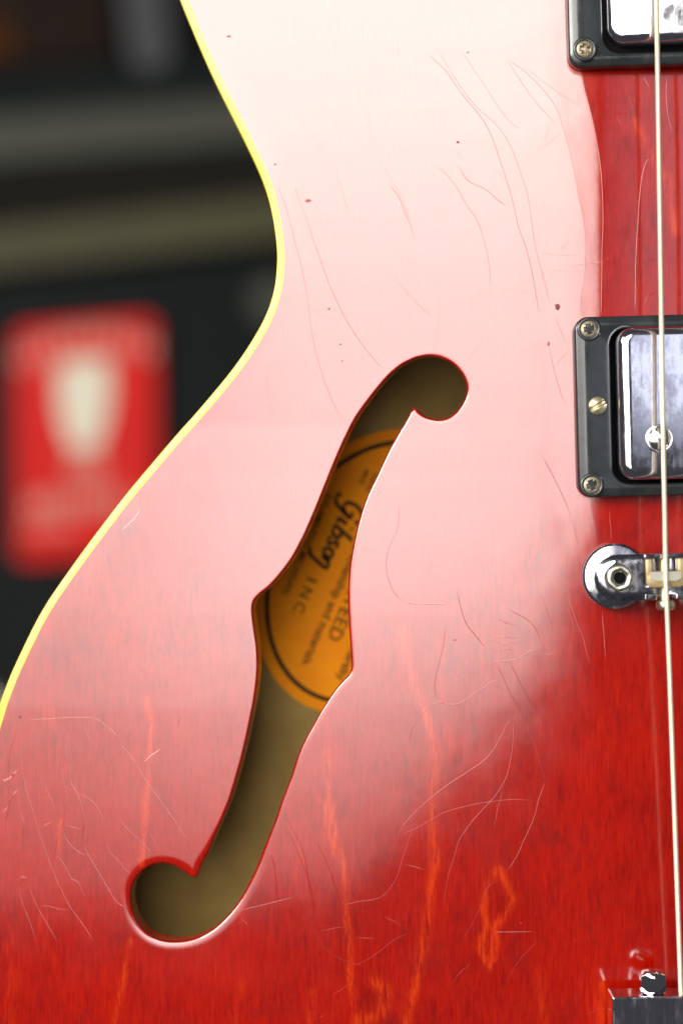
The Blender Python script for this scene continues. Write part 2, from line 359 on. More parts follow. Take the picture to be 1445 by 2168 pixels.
# cut edge of the sound hole: lacquered lip, ply layers
def cut_edge(P):
    h = arch(P, seg_dist(P, OUT), np.zeros(len(P)))
    T = lift(P, h); loops = []
    sgn = 1 if P[:, 0].mean() < XC else -1                     # square to the arched plate, so it slants with the arch
    for dy in (0, 0.0012, 0.0018, 0.0032, 0.0038, 0.0058):
        loops.append([Vector((v.x + sgn * 0.12 * dy, v.y + dy, v.z + 0.02 * dy)) for v in T])
    bm = loft(loops)
    for i, f in enumerate(bm.faces):
        k = i // len(P); f.material_index = 1 if k in (1, 3) else 0
    return bm_mesh('f_hole_edge', bm)
link('f_hole_edge', cut_edge(FH), [LACQ, PLY], GUITAR)
link('f_hole_edge', cut_edge(FH2[::3]), [LACQ, PLY], GUITAR)

# binding, sides, back
def build_rim():
    prof = [(15.5, -0.2), (10.5, 0.0), (9.0, 0.5), (8.4, 0.70), (1.3, 3.1), (0.7, 3.4), (0.1, 5.5), (0, 9), (0, 58)]
    h0 = arch(OUT + ON * BW, np.full(len(OUT), BW), None)
    loops = []
    for d, dh in prof:
        P = OUT + ON * d
        loops.append([Vector((*W(p[0], p[1], hh * S).xz, 0)) for p, hh in zip(P, h0)])
        loops[-1] = [Vector((v.x, (hh + dh) * S, v.y)) for v, hh in zip(loops[-1], h0)]
    link('body_binding', bm_mesh('body_binding', loft(loops)), BIND, GUITAR)
    bot = loops[-1]; back = [Vector((v.x + a[0] * 22 * S, 0.056, v.z - a[1] * 22 * S)) for v, a in zip(bot, ON)]
    link('body_side', bm_mesh('body_side', loft([bot, back])), SIDE, GUITAR)
    bm = bmesh.new(); vs = [bm.verts.new((v.x, 0.0505, v.z)) for v in back]; f = bm.faces.new(vs)
    ex = bmesh.ops.extrude_face_region(bm, geom=[f])
    for v in ex['geom']:
        if isinstance(v, bmesh.types.BMVert): v.co.y = 0.0545
    bmesh.ops.triangulate(bm, faces=bm.faces)
    link('body_back', bm_mesh('body_back', bm), INNER, GUITAR, smooth=False)
build_rim()

# ------------------------------------------------------------------ paper label inside the body
YL = 0.0502
LC = np.array([792.0, 1211.0])
def build_label():
    ang = R(117); u = np.array([math.cos(ang), math.sin(ang)]); v = np.array([u[1], -u[0]])
    def ell(ra, rb, n=96): return [LC + u * ra * math.cos(2 * math.pi * i / n) + v * rb * math.sin(2 * math.pi * i / n) for i in range(n)]
    bm = bmesh.new()
    o_ = ell(318, 236)
    loft([[W(p[0], p[1], YL) for p in o_], [W(p[0], p[1], YL - 0.00015) for p in o_]], False, True, into=bm)
    lab = link('paper_label', bm_mesh('paper_label', bm), PAPER, GUITAR, smooth=False)
    bm = loft([[W(p[0], p[1], YL - 0.00025) for p in ell(284.8, 203.4)], [W(p[0], p[1], YL - 0.00025) for p in ell(294.5, 213.1)]])
    link('printed_border', bm_mesh('printed_border', bm), INK, lab, smooth=False)
    ang = R(114); u = np.array([math.cos(ang), math.sin(ang)]); v = np.array([u[1], -u[0]])
    def place(name, co, faces):
        me = mesh(name, [W(*(LC + u * a + v * b), YL - 0.00028) for a, b in co], faces)
        link(name, me, INK, lab, smooth=False)
    dg = bpy.context.evaluated_depsgraph_get
    def text(s, a0, a1, b, cap, bold=0.0, shear=0.0, space=1.0):
        cu = bpy.data.curves.new('lettering', 'FONT'); cu.body = s; cu.offset = bold; cu.shear = shear; cu.space_character = space; cu.resolution_u = 2
        ob = bpy.data.objects.new('lettering', cu); COL.objects.link(ob)
        bpy.context.view_layer.update()
        me = bpy.data.meshes.new_from_object(ob.evaluated_get(dg()))
        co = [(v_.co.x, v_.co.y) for v_ in me.vertices]; fs = [list(p.vertices) for p in me.polygons]
        bpy.data.objects.remove(ob); bpy.data.meshes.remove(me)
        x0 = min(c[0] for c in co); x1 = max(c[0] for c in co); k = (a1 - a0) / (x1 - x0); kb = cap / 0.70
        place('lettering', [(a0 + (c[0] - x0) * k, b + c[1] * kb) for c in co], fs)
    text('against faulty workmanship and materials.', -205, 243, -62, 19, 0.012)
    text('GUARANTEED', -112, 168, -35, 29, 0.004)
    text('is hereby', 140, 240, 18, 19, 0.012)
    for s, a0, a1 in (('I', 67, 72), ('N', 88, 110), ('C', 122, 143), ('.', 149, 153)): text(s, a0, a1, -125, 23, 0.004)
    text('KALAMAZOO, MICHIGAN', -110, 117, -160, 14, 0.01)
    text('UNION', -192, -152, -88, 12, 0.01); text('MADE', -190, -158, -107, 12, 0.01)
    # the script wordmark, drawn as broad pen strokes along the baseline
    strokes = [[(-74, 36), (-82, 46), (-96, 44), (-108, 26), (-108, 6), (-98, 0), (-86, 8), (-80, 22)], [(-94, 22), (-80, 23), (-88, 0), (-98, -18), (-112, -22), (-118, -14)],
               [(-64, 22), (-70, 4), (-66, 0), (-60, 3)], [(-60, 33), (-58, 36)], [(-38, 46), (-52, 4), (-46, -1), (-36, 2), (-31, 12), (-36, 20), (-44, 16)],
               [(-8, 20), (-17, 22), (-22, 15), (-14, 9), (-14, 1), (-22, -1), (-27, 3)], [(8, 22), (-1, 16), (-2, 4), (5, -1), (13, 6), (14, 17), (8, 22)],
               [(24, 22), (18, 0)], [(22, 14), (32, 22), (38, 18), (34, 2), (28, -16), (20, -28), (12, -26)]]
    for st in strokes:
        q = catmull(st, 2.5); t = np.gradient(q, axis=0); t /= np.linalg.norm(t, axis=1)[:, None] + 1e-9
        nn = np.c_[-t[:, 1], t[:, 0]]; hw = 2.7 + 1.7 * np.abs(t[:, 1:2])
        q = q + np.array([[-4, -116]])
        A = q + nn * hw; B = q - nn * hw; n = len(q)
        place('script_stroke', [tuple(p) for p in A] + [tuple(p) for p in B], [[i, i + 1, n + i + 1, n + i] for i in range(n - 1)])
build_label()

# ------------------------------------------------------------------ lacquer checking: thin raised lines that follow the arch
def Z(x0, y0, s, *pls): return [[(x0 + a / s, y0 + b / s) for a, b in pl] for pl in pls]
CR = []
CR += Z(900, 100, 2.651,
 [(60, 0), (130, 120), (210, 240), (290, 340), (380, 420), (450, 510), (500, 610), (540, 730), (570, 830), (590, 950), (610, 1100), (640, 1220), (670, 1330), (700, 1450)],
 [(0, 30), (110, 130), (200, 260), (300, 380), (360, 480), (410, 620), (460, 770), (490, 880), (520, 1010), (560, 1120), (600, 1280), (620, 1400), (635, 1485)],
 [(190, 0), (260, 110), (330, 210), (400, 320), (460, 400), (520, 450), (590, 455), (680, 440), (748, 400)], [(690, 440), (680, 490), (650, 535)], [(762, 478), (720, 510), (680, 545), (600, 595)],
 [(450, 60), (540, 200), (620, 310), (720, 420)], [(540, 100), (680, 210), (780, 280), (905, 355)], [(0, 645), (90, 690), (160, 770), (230, 890), (290, 980), (330, 1100), (355, 1220), (365, 1340)],
 [(150, 560), (220, 640), (310, 660), (400, 700), (450, 750)], [(180, 660), (240, 750), (340, 800), (420, 870), (470, 890)], [(640, 1150), (740, 1165), (880, 1165)], [(660, 1240), (740, 1250), (820, 1255), (900, 1250)],
 [(790, 1230), (900, 1215), (990, 1205), (1075, 1160)], [(660, 1290), (760, 1280)], [(705, 1420), (780, 1415), (870, 1405)], [(75, 1440), (180, 1420), (380, 1395)], [(260, 1400), (310, 1370), (380, 1355), (480, 1360), (600, 1375)],
 [(735, 1150), (780, 1110), (808, 1075)], [(840, 1075), (885, 1080)], [(1115, 205), (1140, 280), (1165, 360), (1200, 430), (1222, 490), (1215, 520)], [(1080, 375), (1085, 410), (1125, 470)],
 [(940, 380), (1000, 370), (1080, 372), (1180, 370), (1290, 350)], [(1290, 580), (1240, 640), (1215, 720), (1200, 840), (1190, 980), (1182, 1120), (1178, 1260), (1175, 1485)],
 [(1010, 565), (1080, 610), (1130, 650), (1175, 710)], [(1180, 710), (1160, 750), (1150, 790)], [(860, 740), (920, 790), (980, 865)], [(1000, 1030), (1100, 1030), (1180, 1015)], [(1200, 1060), (1290, 1040)],
 [(1000, 1385), (1090, 1380), (1150, 1355)], [(1200, 1225), (1260, 1195), (1340, 1180)], [(1210, 890), (1290, 850)], [(1325, 560), (1380, 510), (1445, 470)], [(1355, 150), (1350, 260), (1360, 380), (1390, 495)],
 [(1210, 150), (1250, 210), (1285, 270)], [(1210, 1470), (1250, 1400), (1310, 1370)], [(450, 60), (560, 140), (660, 240), (730, 340), (765, 440), (800, 560), (830, 690), (855, 830), (880, 950), (892, 1080), (892, 1200), (885, 1320), (870, 1400), (868, 1500)],
 [(875, 150), (890, 230), (920, 340), (950, 470), (975, 600), (990, 720), (998, 860), (998, 1000), (992, 1150), (990, 1300), (985, 1500)])
CR += Z(560, 380, 3.6125, [(80, 0), (140, 150), (190, 310), (230, 480), (280, 660), (310, 820), (335, 980), (350, 1120), (380, 1270), (420, 1430), (480, 1600), (540, 1740), (630, 1878)],
 [(210, 0), (270, 170), (330, 330), (390, 510), (450, 680), (520, 860), (610, 1050), (720, 1230), (840, 1380), (930, 1475)], [(355, 385), (460, 330), (570, 265)], [(330, 945), (430, 1030), (540, 1065), (610, 1085)],
 [(870, 525), (960, 545), (1060, 590), (1180, 660), (1240, 690)], [(920, 0), (1020, 130), (1070, 260), (1110, 350)], [(755, 745), (800, 733), (920, 732)], [(1320, 870), (1320, 1090), (1310, 1200), (1292, 1345)], [(1325, 945), (1445, 930)],
 [(1000, 985), (1080, 1040), (1160, 1110), (1220, 1170)], [(920, 690), (1000, 760), (1100, 880), (1200, 980), (1300, 1080)], [(85, 1385), (40, 1440), (25, 1550), (40, 1680), (80, 1820)])
CR += Z(680, 720, 4.129, [(0, 300), (60, 460), (120, 610), (190, 720), (255, 768)], [(1400, 0), (1340, 90), (1270, 180), (1205, 245)], [(1280, 385), (1340, 390), (1400, 440)], [(1280, 510), (1350, 520), (1415, 525)])
CR += Z(850, 1250, 3.6125, [(1045, 0), (1080, 80), (1115, 170), (1145, 285)], [(1245, 0), (1290, 100), (1330, 230), (1380, 350), (1410, 470), (1440, 560)], [(800, 140), (900, 190), (980, 240), (1030, 310), (1060, 390), (1085, 490)],
 [(740, 215), (800, 250), (880, 262), (970, 258)], [(625, 420), (700, 370), (780, 352), (870, 375)], [(720, 400), (770, 405), (830, 390), (920, 375), (960, 345)], [(670, 475), (740, 460), (810, 448), (850, 470)],
 [(340, 675), (440, 685), (520, 655), (600, 600), (680, 555), (760, 515), (830, 480), (880, 478)], [(660, 560), (740, 545), (820, 535), (880, 525), (940, 490), (1010, 455), (1070, 450)], [(1060, 495), (1130, 490), (1190, 455)], [(680, 500), (690, 600), (690, 695)],
 [(50, 1170), (90, 1030), (160, 940), (265, 855), (340, 870), (420, 870), (500, 830), (560, 785), (640, 735), (690, 700), (780, 675)], [(50, 1060), (100, 960), (160, 880), (230, 810)],
 [(720, 560), (770, 660), (830, 790), (900, 900), (970, 1060), (1030, 1230), (1080, 1400), (1130, 1540), (1165, 1640)], [(820, 540), (890, 680), (970, 830), (1060, 960), (1160, 1080), (1220, 1180), (1290, 1320)],
 [(830, 800), (850, 950), (855, 1080), (840, 1250), (800, 1430), (720, 1570), (620, 1680), (520, 1800), (440, 1920), (390, 2080), (360, 2168), (335, 2320), (325, 2500)], [(835, 985), (790, 1050), (730, 1170), (640, 1290), (500, 1390), (360, 1480), (220, 1590), (90, 1710), (0, 1820), (-30, 1900), (-42, 1990), (-20, 2060)],
 [(100, 1730), (80, 1830), (40, 1950), (0, 2080), (-40, 2200), (-100, 2300)], [(0, 1870), (150, 1800), (330, 1700), (500, 1650), (680, 1615), (860, 1600), (1000, 1610)], [(770, 1540), (730, 1680), (705, 1830)],
 [(1090, 1480), (1050, 1590), (1010, 1740), (930, 1920), (870, 2050), (800, 2150)], [(700, 720), (800, 770)], [(330, 280), (320, 400), (280, 580), (250, 720), (260, 830)], [(0, 90), (100, 100), (240, 105), (360, 100)], [(420, 0), (440, 90), (490, 240), (570, 350), (640, 440)])
CR += Z(0, 1450, 3.4405, [(215, 0), (195, 130), (170, 210)], [(190, 260), (330, 250), (480, 238), (600, 235), (700, 245), (790, 310), (870, 390)],
 [(185, 260), (150, 330), (145, 430), (155, 560), (175, 690), (200, 790), (235, 900), (270, 1030), (310, 1150), (360, 1290), (400, 1390), (450, 1500), (520, 1630), (600, 1740), (690, 1880)],
 [(130, 280), (110, 380), (80, 470), (70, 600), (65, 740), (65, 880), (45, 1000), (70, 1180)], [(250, 300), (260, 430), (265, 560), (270, 680), (275, 800), (250, 950)], [(365, 30), (385, 160), (400, 260)],
 [(475, 290), (470, 420), (500, 600), (520, 720), (570, 810), (600, 920), (615, 1000), (605, 1100), (615, 1190), (660, 1270), (720, 1370), (790, 1490), (840, 1570), (890, 1610), (960, 1615)],
 [(560, 795), (620, 810), (690, 870), (740, 950), (760, 1050), (770, 1150), (800, 1220), (870, 1290), (910, 1345), (975, 1390)], [(600, 280), (640, 370), (665, 450)],
 [(870, 430), (960, 530), (1050, 680), (1150, 820), (1250, 960), (1340, 1100), (1400, 1220), (1440, 1275)], [(1020, 590), (1110, 510), (1205, 445)], [(860, 955), (910, 1030), (1000, 1120), (1080, 1200), (1135, 1275)],
 [(1060, 1040), (1110, 1120), (1150, 1190), (1180, 1255)], [(270, 550), (350, 525), (440, 508)], [(250, 415), (205, 450), (180, 530), (160, 560)], [(160, 600), (110, 640), (70, 680), (20, 700), (0, 740)],
 [(270, 640), (230, 670), (210, 740), (180, 790), (150, 840), (150, 930), (195, 1045)], [(180, 745), (130, 770), (100, 800), (60, 890), (20, 930), (0, 970)], [(440, 490), (450, 620), (470, 740), (485, 850), (470, 960), (460, 1060), (490, 1140), (550, 1200), (610, 1235), (640, 1238)],
 [(465, 1020), (540, 1040), (605, 1060)], [(275, 1055), (340, 1020), (415, 980)], [(250, 985), (205, 1040), (180, 1110), (180, 1190)], [(430, 1050), (415, 1150), (395, 1240), (370, 1295)],
 [(405, 1230), (460, 1300), (520, 1410), (570, 1440), (600, 1510), (635, 1550)], [(710, 1350), (670, 1410), (645, 1490)], [(270, 1610), (350, 1612), (430, 1635), (520, 1640)], [(200, 1450), (240, 1540), (280, 1630), (350, 1750), (425, 1885)],
 [(135, 1480), (165, 1590), (220, 1730), (265, 1870)], [(275, 825), (360, 825)], [(1310, 180), (1295, 330)], [(320, 720), (370, 830), (400, 910)])
CR += Z(640, 1560, 2.89, [(-60, 430), (0, 530), (60, 610), (120, 710), (180, 860), (220, 980), (245, 1060), (280, 1160), (310, 1260), (330, 1310)], [(-90, 560), (-30, 700), (0, 780), (40, 880), (75, 1030), (100, 1180)],
 [(235, 1035), (340, 1010), (440, 995), (510, 960), (560, 890)], [(440, 1040), (500, 1100), (580, 1140), (650, 1190)], [(110, 1275), (160, 1310), (185, 1335), (260, 1370), (340, 1390), (450, 1330), (550, 1250), (650, 1200)],
 [(110, 1190), (260, 1160)], [(330, 1230), (450, 1235)], [(380, 1480), (460, 1560), (560, 1630), (660, 1650), (790, 1665)], [(970, 1260), (1040, 1140), (1080, 1060), (1120, 940), (1180, 880)],
 [(1200, 1680), (1230, 1560), (1280, 1440), (1340, 1350), (1445, 1240)], [(620, 780), (760, 815)], [(930, 1540), (1050, 1545), (1150, 1540)], [(900, 1530), (960, 1450), (1030, 1385)], [(1150, 1195), (1440, 1195)], [(80, 1730), (150, 1695)], [(160, 1600), (290, 1490), (200, 1370)])
CR += Z(1145, 640, 4.817, [(130, 130), (210, 330), (270, 460)], [(75, 450), (130, 700), (200, 930), (250, 1050)], [(120, 665), (200, 570), (290, 490)], [(0, 1560), (60, 1660), (150, 1830), (230, 2000), (300, 2168)])
CR += Z(1195, 1100, 5.78, [(80, 0), (130, 180), (180, 380), (225, 540)], [(275, -160), (295, 0), (320, 200), (340, 400)], [(548, -160), (550, 0), (565, 150), (572, 300)], [(0, 860), (80, 1080)], [(455, 1130), (480, 1445), (500, 1700)], [(675, 1150), (690, 1300)], [(-60, 700), (-20, 900), (60, 1150), (140, 1400)])
CR += Z(500, 880, 3.285, [(290, 200), (200, 480), (100, 800), (10, 1100)], [(740, 0), (770, 60), (800, 80)], [(830, 905), (900, 920), (960, 950)], [(1130, 600), (1120, 780), (1060, 920), (1040, 1050), (1070, 1180), (1120, 1260), (1200, 1300), (1310, 1310)], [(0, 860), (110, 870), (200, 910)])
CR += [[(440, 0), (470, 90), (520, 200), (570, 310), (600, 400)], [(430, 60), (470, 140), (505, 220)], [(500, 60), (520, 120), (560, 200)], [(700, 60), (760, 200), (800, 330), (850, 420), (880, 520)], [(620, 240), (700, 340), (740, 460)], [(860, 20), (930, 90), (1000, 120)],
       [(400, 960), (385, 1050), (372, 1120)], [(372, 975), (325, 1000), (300, 1040), (290, 1090), (250, 1130)], [(1195, 2000), (1290, 1968), (1330, 1950)], [(1230, 2150), (1330, 2120)], [(500, 1930), (620, 1900)], [(510, 1945), (525, 1960), (535, 1985)], [(600, 1720), (640, 1800), (655, 1880), (668, 1960)], [(548, 1790), (575, 1815), (586, 1880), (590, 1960)]]
def crack(pl, rng):
    q = catmull(pl, 5.0)
    if len(q) < 4: return None
    q = q + np.cumsum(rng.normal(0, 0.10, q.shape), 0) * np.sin(np.linspace(0, math.pi, len(q)))[:, None]
    ok = ~inside(q, FH) & inside(q, OUT + ON * 19)
    if not ok.all():                                        # stop at the sound hole and the binding
        idx = np.where(ok)[0]
        if len(idx) < 4: return None
        runs = np.split(idx, np.where(np.diff(idx) > 1)[0] + 1); idx = max(runs, key=len)
        if len(idx) < 4: return None
        q = q[idx]
    t = np.gradient(q, axis=0); t /= np.linalg.norm(t, axis=1)[:, None] + 1e-9
    nn = np.c_[-t[:, 1], t[:, 0]]; n = len(q)
    tap = np.clip(np.minimum(np.arange(n), np.arange(n)[::-1]) / 4.0, 0.15, 1); tap = tap * (0.75 + 0.5 * rng.random())
    mx, my = q.mean(0); dark = (my > 1500 and mx > 640) or mx > 1285
    amp = CRACK_H * (0.55 + 0.9 * rng.random()) * (0.6 if dark else 0.75 if my < 900 else 1.0)
    V = []
    prof = ((-2.6, 0.35), (-1.3, -0.10), (-0.5, -0.75), (0.0, -1.0), (0.5, -0.75), (1.3, -0.10), (2.6, 0.35))
    for d, hh in prof:
        P = q + nn * (0.46 * d * (0.55 + 0.45 * tap))[:, None]
        h = arch_full(P); dep = np.where(hh < 0, hh * amp * tap, 0.12 * hh)
        V += lift(P, h + dep)
    F = []
    for k in range(len(prof) - 1):
        for i in range(n - 1): F.append([k * n + i, k * n + i + 1, (k + 1) * n + i + 1, (k + 1) * n + i])
    me = mesh('lacquer_crack', V, F)
    if me.polygons and sum(p.normal.y for p in me.polygons) > 0: me.flip_normals()
    return me
CRACK_H = 0.12
rng = np.random.default_rng(3)
for pl in CR:
    me = crack(pl, rng)
    if me: link('lacquer_crack', me, WOOD, TOP)

# small chips and dents in the lacquer
def chip(px, py, rx, ry, m=CHIP):
    n = 14; a = np.linspace(0, 2 * math.pi, n, endpoint=False); rr = 1 + 0.22 * np.random.randn(n).clip(-1, 1)
    P1 = np.c_[px + rx * rr * np.cos(a), py + ry * rr * np.sin(a)]; P0 = np.array([[px, py]]) + (P1 - [[px, py]]) * 0.7
    A = lift(P1, arch_full(P1) + 0.15); B = lift(P0, arch_full(P0) - 0.30)
    link('lacquer_chip', bm_mesh('lacquer_chip', loft([A, B], False, True)), m, TOP)
REDSPOT = simple('bare_red_spot', (0.30, 0.01, 0.008), 0.45, var=(0.22, 0.006, 0.006), vscale=2000)
for c_ in ((1179, 650, 6, 8), (969, 301, 4, 3), (43, 1518, 4, 3)): chip(*c_)
for c_ in ((652, 425, 7, 4), (696, 654, 3.5, 2.5), (720, 729, 2.5, 2), (27, 1640, 3, 6), (50, 1860, 8, 5), (484, 77, 5, 2.5), (582, 348, 3, 2), (962, 1355, 4, 1.6), (724, 764, 2, 1.5), (990, 111, 3, 2), (1160, 728, 2.5, 6), (1102, 1955, 2, 2)): chip(*c_, m=REDSPOT)

# ------------------------------------------------------------------ hardware: local frames (x right, z up, y into the guitar), metres
def put(name, me, px, py, y, mat, parent, tilt=(0, 0), smooth=True, ang=0.0):
    o = link(name, me, mat, parent, smooth=smooth)
    o.location = W(px, py, y)
    o.rotation_euler = (tilt[0], -TILT + ang, tilt[1])
    return o
def vec_loop(pts, y): return [Vector((p[0], y, p[1])) for p in pts]
mm = 0.001

def screw_mesh(r, cross=True, dome=0.0006, slot_w=0.0010, deep=0.0010):
    """screw head with a real cut slot (cross or single)"""
    bm = bmesh.new(); n = 96; rings = [0.0] + [k / 18 for k in range(1, 18)] + [0.97, 1.0]
    rows = []
    for q in rings:
        row = []
        for i in range(n):
            a = 2 * math.pi * i / n; x, z = q * r * math.cos(a), q * r * math.sin(a)
            y = -dome * (1 - q * q) - 0.0002
            def cut(d, along, lim): 
                e = max(0.0, 1 - max(0, abs(d) - slot_w * 0.35) / (slot_w * 0.35)); k = 1 if abs(along) < lim else 0
                return min(1, e) * k
            c = cut(z, x, r * (0.62 if cross else 2))
            if cross: c = max(c, cut(x, z, r * 0.62))
            row.append(bm.verts.new((x, y + deep * c, z)))
            if q == 0: break
        rows.append(row)
    rows.append([bm.verts.new((r * math.cos(2 * math.pi * i / n), 0.0012, r * math.sin(2 * math.pi * i / n))) for i in range(n)])
    for a_, b_ in zip(rows, rows[1:]):
        for i in range(n):
            q = list(dict.fromkeys([a_[i % len(a_)], a_[(i + 1) % len(a_)], b_[(i + 1) % len(b_)], b_[i % len(b_)]])); bm.faces.new(q)
    return bm_mesh('screw', bm)
PHIL = screw_mesh(2.15 * mm); SLOT = screw_mesh(2.25 * mm, False, dome=0.0009, slot_w=0.0008, deep=0.0007)

def torus_mesh(name, r0, r1, n=40, m=10):
    bm = bmesh.new(); rows = []
    for i in range(n):
        a = 2 * math.pi * i / n
        rows.append([bm.verts.new(((r0 + r1 * math.cos(2 * math.pi * j / m)) * math.cos(a), r1 * 0.6 * math.sin(2 * math.pi * j / m), (r0 + r1 * math.cos(2 * math.pi * j / m)) * math.sin(a))) for j in range(m)])
    for i in range(n):
        for j in range(m): bm.faces.new((rows[i][j], rows[(i + 1) % n][j], rows[(i + 1) % n][(j + 1) % m], rows[i][(j + 1) % m]))
    return bm_mesh(name, bm)
SINK = torus_mesh('countersink', 2.55 * mm, 0.5 * mm)

def ring_mesh(H, wavy=0.0, dz=0.0):
    """pickup surround: outer wall, bevel, soft shoulder, flat, inner wall"""
    ow, oh = 89.5 * mm, 45.6 * mm
    iw, ih = 72.0 * mm, 39.4 * mm
    def outl(ins, r): return rrect(ow - 2 * ins, oh - 2 * ins, max(r - ins, 0.6 * mm), 12)
    sh = []
    base = outl(1.7 * mm, 3.6 * mm)
    for x, z in base:                                        # the shoulder line wanders, dipping near the screws
        k = 0.5 + 0.5 * math.cos(z * 2 * math.pi / (12.5 * mm))
        s = 1 - wavy * 0.9 * mm * (0.25 + k) / (ow / 2)
        sh.append((x * (s if abs(x) > ow * 0.45 else 1), z))
    inner = rrect(iw, ih, 4.2 * mm, 12, 0, dz)
    loops = [vec_loop(outl(0, 3.6 * mm), 0), vec_loop(outl(0.0, 3.6 * mm), -H + 1.0 * mm), vec_loop(outl(0.12 * mm, 3.6 * mm), -H + 0.72 * mm), vec_loop(outl(0.35 * mm, 3.6 * mm), -H + 0.52 * mm), vec_loop(outl(0.6 * mm, 3.6 * mm), -H + 0.42 * mm),
             vec_loop(sh, -H + 0.06 * mm), vec_loop([(a[0] * 0.995, a[1] * 0.99) for a in sh], -H + 0.01 * mm), vec_loop([(a[0] * 0.985, a[1] * 0.975) for a in sh], -H),
             vec_loop([(a[0] + 0.5 * mm * (1 if a[0] > 0 else -1), (a[1] - dz) * 1.025 + dz) for a in inner], -H), vec_loop(inner, -H + 0.35 * mm), vec_loop(inner, 0)]
    return bm_mesh('mounting_ring', loft(loops))
def cover_mesh(top, base):
    w_, h_ = 69.5 * mm, 38.2 * mm
    L = [vec_loop(rrect(w_ + .3 * mm, h_ + .3 * mm, 4.2 * mm, 12), base)]
    for ins, dy in ((0, 1.35), (0.3, 0.98), (0.7, 0.62), (1.15, 0.32), (1.7, 0.10), (2.3, 0.02), (2.7, 0.0), (3.2, -0.002)):
        L.append(vec_loop(rrect(w_ - 2 * ins * mm, h_ - 2 * ins * mm, max(4.2 - ins, 1.4) * mm, 12), top + dy * mm))
    L.append(vec_loop(rrect(w_ * 0.5, h_ * 0.4, 1.5 * mm, 12), top - 0.01 * mm))
    return bm_mesh('pickup_cover', loft(L, False, True))

def pickup(xl_px, cy_px, H, top, tilt, pole, adj, scr, cov_dy_px=0, wavy=0.0, rtilt=(0, 0)):
    """xl_px: left edge of the surround at its top face; everything else hangs from it"""
    yb = 0.0002
    f = (D - H) / D
    cxp = CX + ((xl_px - CX) * S * f + 44.75 * mm * math.cos(TILT)) / (S * f)       # centre, as seen at height H
    slope = -math.sin(TILT) * 44.75 * mm / (S * f)
    X = W(cxp, cy_px + slope, -H)
    me = ring_mesh(H, wavy)
    o = link('mounting_ring', me, BLACK, GUITAR); o.location = (X.x, yb, X.z); o.rotation_euler = (0, -TILT, 0)
    bm = bmesh.new(); box(bm, -36.5 * mm, 36.5 * mm, -1.4 * mm, -0.4 * mm, -20.2 * mm, 20.2 * mm)  # added near-black sheet, paints the shade in the gap round the cover
    fl = link('gap_shade_sheet', bm_mesh('gap_shade_sheet', bm), GAPSHADE, o, smooth=False); fl.location = (X.x, yb, X.z); fl.rotation_euler = (0, -TILT, 0)
    o.rotation_euler = (rtilt[0], -TILT, rtilt[1]); fix(fl, o)
    for px, py in scr:
        s = put('screw', PHIL, px, py, -H + 0.15 * mm, SCREW, o, ang=random.uniform(-0.5, 0.5)); fix(s, o)
        c = put('countersink', SINK, px, py, -H + 0.12 * mm, BLACK, o); fix(c, o)
    for px, py, a in adj:
        s = put('adjusting_screw', SLOT, px, py, -H - 0.2 * mm, BRASS, o, ang=a); fix(s, o)
    cv = link('pickup_cover', cover_mesh(-top, -1.0 * mm), CHROME, o); cv.location = (X.x, yb, X.z - cov_dy_px * S); cv.rotation_euler = (tilt[0], -TILT, tilt[1]); fix(cv, o)
    for px, py, a in pole:
        s = put('pole_screw', POLE, px, py, -top - 1.05 * mm, POLISH2, o, ang=a); fix(s, o)
        c = put('pole_collar', COLLAR, px, py, -top - 0.95 * mm, CHROME, o); fix(c, o)
    return o
def fix(child, par):
    """keep the child's location and rotation as world values under a placed parent"""
    m_ = Matrix.LocRotScale(par.location, par.rotation_euler, par.scale)
    child.matrix_parent_inverse = m_.inverted()
POLISH2 = simple('polished_pole', (0.75, 0.74, 0.70), 0.15, 1.0)
POLE = screw_mesh(2.75 * mm, False, dome=0.0007, slot_w=0.0008, deep=0.0007); COLLAR = torus_mesh('pole_collar', 3.15 * mm, 0.38 * mm)

def guitar_child(o): o.matrix_parent_inverse = Matrix.Translation(GUITAR.location).inverted(); return o
r1 = pickup(1219.5, 862, 6.0 * mm, 9.2 * mm, (R(0.5), R(2.3)), [(1395, 929, R(42))], [(1264, 859, R(-28))], [(1246, 697), (1252, 1027)], wavy=1.0, cov_dy_px=-4)
r2 = pickup(1200.5, -50, 4.6 * mm, 8.4 * mm, (R(-1.6), R(-3.2)), [], [(1240, -50, R(20))], [(1237, 104), (1232, -205)], wavy=0.3, cov_dy_px=-12, rtilt=(R(-0.6), R(-1.0)))
for r_ in (r1, r2): guitar_child(r_)

